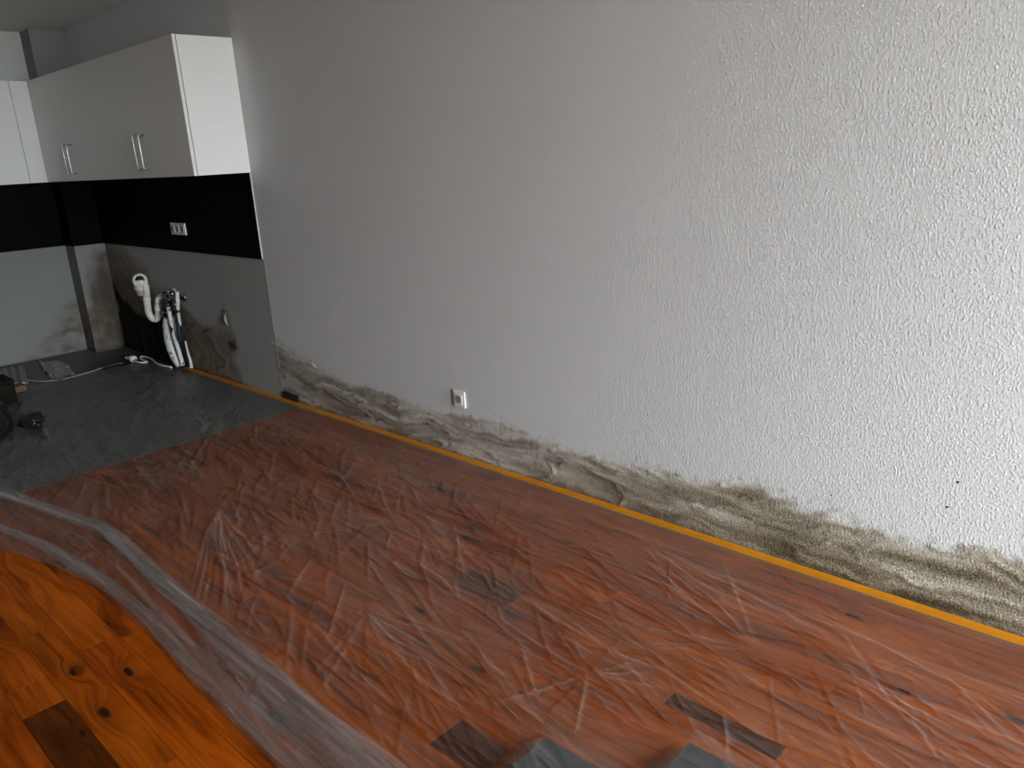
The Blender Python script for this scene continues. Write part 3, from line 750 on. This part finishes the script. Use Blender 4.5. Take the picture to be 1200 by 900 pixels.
# ------------------------------------------------------------------ plumbing on the kitchen wall
tr = tag(empty('drain_trap', (1.2, -.12, .5)), 'white plastic drain trap with an open cup on the stained kitchen wall', 'drain trap')
O = Vector((1.2, -.12, .5))
rel = lambda *p: tuple(Vector(p) - O)
lathe('inlet_cup', M_PIPE, tr, [(.030, -.075), (.046, -.070), (.048, -.030), (.055, -.026), (.055, -.006), (.050, .0), (.052, .030), (.044, .052), (.036, .052), (.042, .03), (.040, 0)], rel(1.225, -.15, .645), (.12, -.1, 1), 24)
AX = (.86, -.42, .30)
lathe('cap_ring', M_PIPE, tr, [(.040, -.045), (.052, -.03), (.054, -.004), (.048, .003), (.034, .003), (.032, -.008)], rel(1.262, -.168, .690), AX, 24)
lathe('cup_opening', M_HOLE, tr, [(.031, 0), (.015, .001)], rel(1.262, -.168, .694), AX, 18)
u = tube('u_bend', M_PIPE, tr, [rel(1.27, -.140, .66), rel(1.272, -.140, .60), rel(1.245, -.140, .50), rel(1.238, -.138, .43), rel(1.240, -.125, .392), rel(1.252, -.105, .378), rel(1.268, -.090, .39), rel(1.285, -.085, .43), rel(1.300, -.08, .50)], .025, n=6, seg=16)
for p, ax in (((1.255, -.140, .54), (.2, 0, 1)), ((1.292, -.083, .46), (.2, 0, 1))):
    lathe('union_nut', M_PIPE, tr, [(.024, -.016), (.029, -.013), (.029, .013), (.024, .016)], rel(*p), ax, 10)
tube('outlet_arm', M_PIPE, tr, [rel(1.300, -.08, .50), rel(1.312, -.074, .545), rel(1.37, -.045, .57), rel(1.44, -.006, .575)], .021, n=5, seg=14)
lathe('wall_rosette', M_PIPE, tr, [(.045, 0), (.043, .006), (.024, .010)], rel(1.445, KT, .575), (0, -1, 0), 20)

def valve(x, y, z, label):
    r = tag(empty('angle_valve', (x, y, z)), label, 'valve', 'angle valves on the kitchen wall')
    lathe('wall_flange', M_CHROME, r, [(.032, 0), (.030, .006), (.014, .010)], (0, KT - y, 0), (0, -1, 0), 20)
    lathe('body', M_CHROME, r, [(.012, 0), (.012, .03), (.019, .034), (.019, .062), (.014, .066)], (0, KT - y - .008, 0), (0, -1, 0), 16)
    lathe('outlet', M_CHROME, r, [(.010, 0), (.010, .035), (.016, .036), (.016, .052), (.012, .054)], (0, -.048, .005), (0, 0, -1), 6)
    lathe('knob', M_CHROME, r, [(.010, 0), (.010, .02), (.022, .023), (.024, .045), (.018, .05)], (0, -.05, .01), (.2, -.3, 1), 8)
    return r
valve(1.475, -.03, .545, 'dark chrome angle valve nearer the white drain trap')
valve(1.60, -.03, .560, 'dark chrome angle valve beside the white supply hose')
fl_ = tag(empty('hose_coupling', (1.41, -.06, .49)), 'black ring-shaped hose coupling above the wrapped drain hose', 'coupling')
lathe('ring', M_CHROME, fl_, [(.030, -.03), (.045, -.026), (.047, -.006), (.05, -.004), (.05, .008), (.034, .012)], (0, 0, -.05), (0, 0, 1), 20)
lathe('collar', M_RUBBER, fl_, [(.034, 0), (.040, .01), (.040, .07), (.030, .085), (.018, .09)], (0, 0, -.04), (0, 0, 1), 16)
h = tube('drain_hose', M_WRAP, None, [(1.41, -.065, .40), (1.40, -.07, .33), (1.395, -.075, .24), (1.41, -.08, .16), (1.44, -.08, .09), (1.475, -.08, .03)], [.036, .046, .046, .042, .034, .020], n=8, seg=16, wob=.03, seed=3)
tag(h, 'thick drain hose wrapped in spotted white tape below the black coupling', 'hose')
h = tube('supply_hose', M_WRAP, None, [(1.475, -.078, .49), (1.49, -.085, .40), (1.50, -.085, .28), (1.51, -.075, .15), (1.525, -.07, .04)], .016, n=8, seg=12, wob=.02, seed=4)
tag(h, 'thin whitish hose running down between the wrapped drain hose and the blue one', 'hose')
h = tube('supply_hose', M_PIPE, None, [(1.63, -.06, .615), (1.625, -.065, .55), (1.61, -.07, .45), (1.60, -.068, .36)], [.014, .015, .013, .010], n=6, seg=12)
tag(h, 'short white hose at the right of the pipe cluster', 'hose')
lathe('sleeve', M_RUBBER, h, [(.0155, -.012), (.017, -.008), (.017, .008), (.0155, .012)], (1.612, -.07, .47), (-.1, 0, 1), 14)
h = tube('supply_hose', M_BLUE, None, [(1.60, -.075, .385), (1.59, -.08, .33), (1.586, -.08, .28), (1.585, -.078, .235)], [.012, .017, .016, .010], n=6, seg=12)
tag(h, 'dark blue hose beside the stained wall at the pipe cluster', 'hose')
h = tube('supply_hose', M_PIPE, None, [(1.61, -.055, .24), (1.607, -.05, .15), (1.615, -.045, .08), (1.622, -.05, .03)], [.007, .009, .011, .014], n=6, seg=10)
tag(h, 'thin white hose end touching the floor at the right of the pipes', 'hose')
for px, lbl in ((.72, 'dark copper pipe stub in the black mould nearer the corner'), (1.02, 'dark copper pipe stub in the black mould nearer the drain trap')):
    p = tube('pipe_stub', M_DBOX, None, [(px, -.025, .34), (px + .01, -.03, .2), (px + .03, -.03, .015)], .010, n=4, seg=10); tag(p, lbl, 'pipe')

# ------------------------------------------------------------------ cords
pc = tag(empty('power_cord', (.95, -.25, .01)), 'white power cord with a plug lying below the drain trap', 'power cord')
O = Vector((.95, -.25, .01)); rel = lambda *p: tuple(Vector(p) - O)
tube('cord', M_PLAS, pc, [rel(1.38, -.10, .012), rel(1.18, -.12, .012), rel(.95, -.08, .014), rel(.80, -.09, .014), rel(.86, -.13, .014), rel(1.02, -.14, .014), rel(1.0, -.19, .016), rel(.84, -.20, .022), rel(.80, -.215, .03)], .007, n=8, seg=8)
pg = lathe('plug', M_PLAS, pc, [(.009, 0), (.013, .006), (.020, .05), (.028, .056), (.028, .085), (.024, .09)], rel(.80, -.22, .034), (.80, .42, -.12), 16)
for d in (-.009, .009): lathe('pin', M_STEEL, pg, [(.003, 0), (.003, .022)], rel(.80 + .079 - d * .45, -.22 + .041 + d * .85, .022), (.80, .42, -.12), 8)
cb = tube('cable', M_PLASD, None, [(.2, -1.06, .012), (.45, -.99, .012), (.72, -.935, .012), (.90, -.865, .012), (.97, -.76, .012), (.96, -.66, .012), (.93, -.53, .012), (.88, -.43, .012)], .006, n=8, seg=8)
tag(cb, 'grey cable lying across the grey kitchen floor to the left picture edge', 'cable')
tag(tube('connector', M_RUBBER, cb, [(.88, -.44, .012), (.87, -.39, .014), (.87, -.31, .014), (.88, -.27, .014)], [.010, .015, .014, .010], n=4, seg=10))

# ------------------------------------------------------------------ things at the left picture edge
def crumple(name, mat, loc, size, seed, amp=.35, sub=4):
    bm = bmesh.new(); bmesh.ops.create_icosphere(bm, subdivisions=sub, radius=1)
    rn = np.random.default_rng(seed); dirs = rn.standard_normal((26, 3)); dirs /= np.linalg.norm(dirs, axis=1)[:, None]; off = rn.uniform(.62, 1.0, 26)
    for v in bm.verts:
        d = np.array(v.co); k = 1.0
        for a, o_ in zip(dirs, off):
            q = d @ a
            if q > .05: k = min(k, o_ / q)
        n_ = 1 + amp * .25 * math.sin(9 * d[0] + seed) * math.sin(8 * d[1] + 2) * math.sin(7 * d[2])
        v.co = Vector(d * k * n_)
        v.co = Vector((v.co.x * size[0], v.co.y * size[1], max(v.co.z, -.55) * size[2]))
    zmin = min(v.co.z for v in bm.verts)
    for v in bm.verts: v.co.z -= zmin
    o = link(name, bm_mesh(name, bm), mat); o.location = loc; return o
tag(crumple('rubbish_bag', M_BAG, (2.00, -1.45, .012), (.18, .15, .13), 5), 'crumpled black plastic bag at the left picture edge', 'bag')
tag(crumple('rubbish_bag', M_BAG, (2.06, -1.265, .012), (.11, .075, .065), 9), 'small crumpled black plastic bag right of the larger bag', 'bag')
db = tag(empty('tool_box', (1.22, -1.20, .012)), 'dark box standing at the left picture edge behind the black bag', 'box')
box('body', M_DBOX, db, -.13, .12, -.20, .055, 0, .13, bev=.006); box('lid', M_DBOX, db, -.135, .125, -.205, .06, .13, .155, bev=.006)
box('latch', M_STEEL, db, .125, .131, -.08, -.05, .11, .145, bev=.002)
tag(box('wood_scrap', M_ORANGE, None, .98, 1.08, -1.10, -1.02, .01, .055, bev=.003), 'small orange-brown wood scrap beside the dark box', 'wood scrap')
# ribbed panel
rp = tag(empty('ribbed_panel', (.45, -.98, 0)), 'flat ribbed grey panel on the kitchen floor at the left edge', 'panel')
rp.rotation_euler = (0, 0, -.22)
box('backing', M_CARD, rp, -.30, .34, -.28, .12, .001, .006)
for k in range(8): box('rib', M_CARD, rp, -.30, .34, .10 - k * .05, .075 - k * .05, .006, .018, bev=.003)
# crumpled pale sheet
a = np.linspace(0, 1, 46); b = np.linspace(0, 1, 30); Ag, Bg = np.meshgrid(a, b, indexing='ij')
q = [np.array(p) for p in ((.131, -.690), (.306, -.545), (.888, -.630), (.912, -.800))]
Pp = (1 - Ag)[..., None] * ((1 - Bg)[..., None] * q[0] + Bg[..., None] * q[1]) + Ag[..., None] * ((1 - Bg)[..., None] * q[3] + Bg[..., None] * q[2])
fz = .004 + .045 * np.abs(fbm(Ag * 5, Bg * 4, 300) - .5) + .03 * np.abs(fbm(Ag * 9 + 3, Bg * 7, 303) - .5)
v = np.concatenate([Pp + ((fbm(Ag * 4, Bg * 4, 305) - .5) * .05)[..., None], fz[..., None]], -1).reshape(-1, 3)
o = link('paper_sheet', mesh_np('paper_sheet', v, grid_faces(46, 30, True), False), M_PAPER)
sm = o.modifiers.new('thickness', 'SOLIDIFY'); sm.thickness = .001; sm.offset = 1
tag(o, 'crumpled pale sheet lying on the grey floor behind the cable', 'paper')
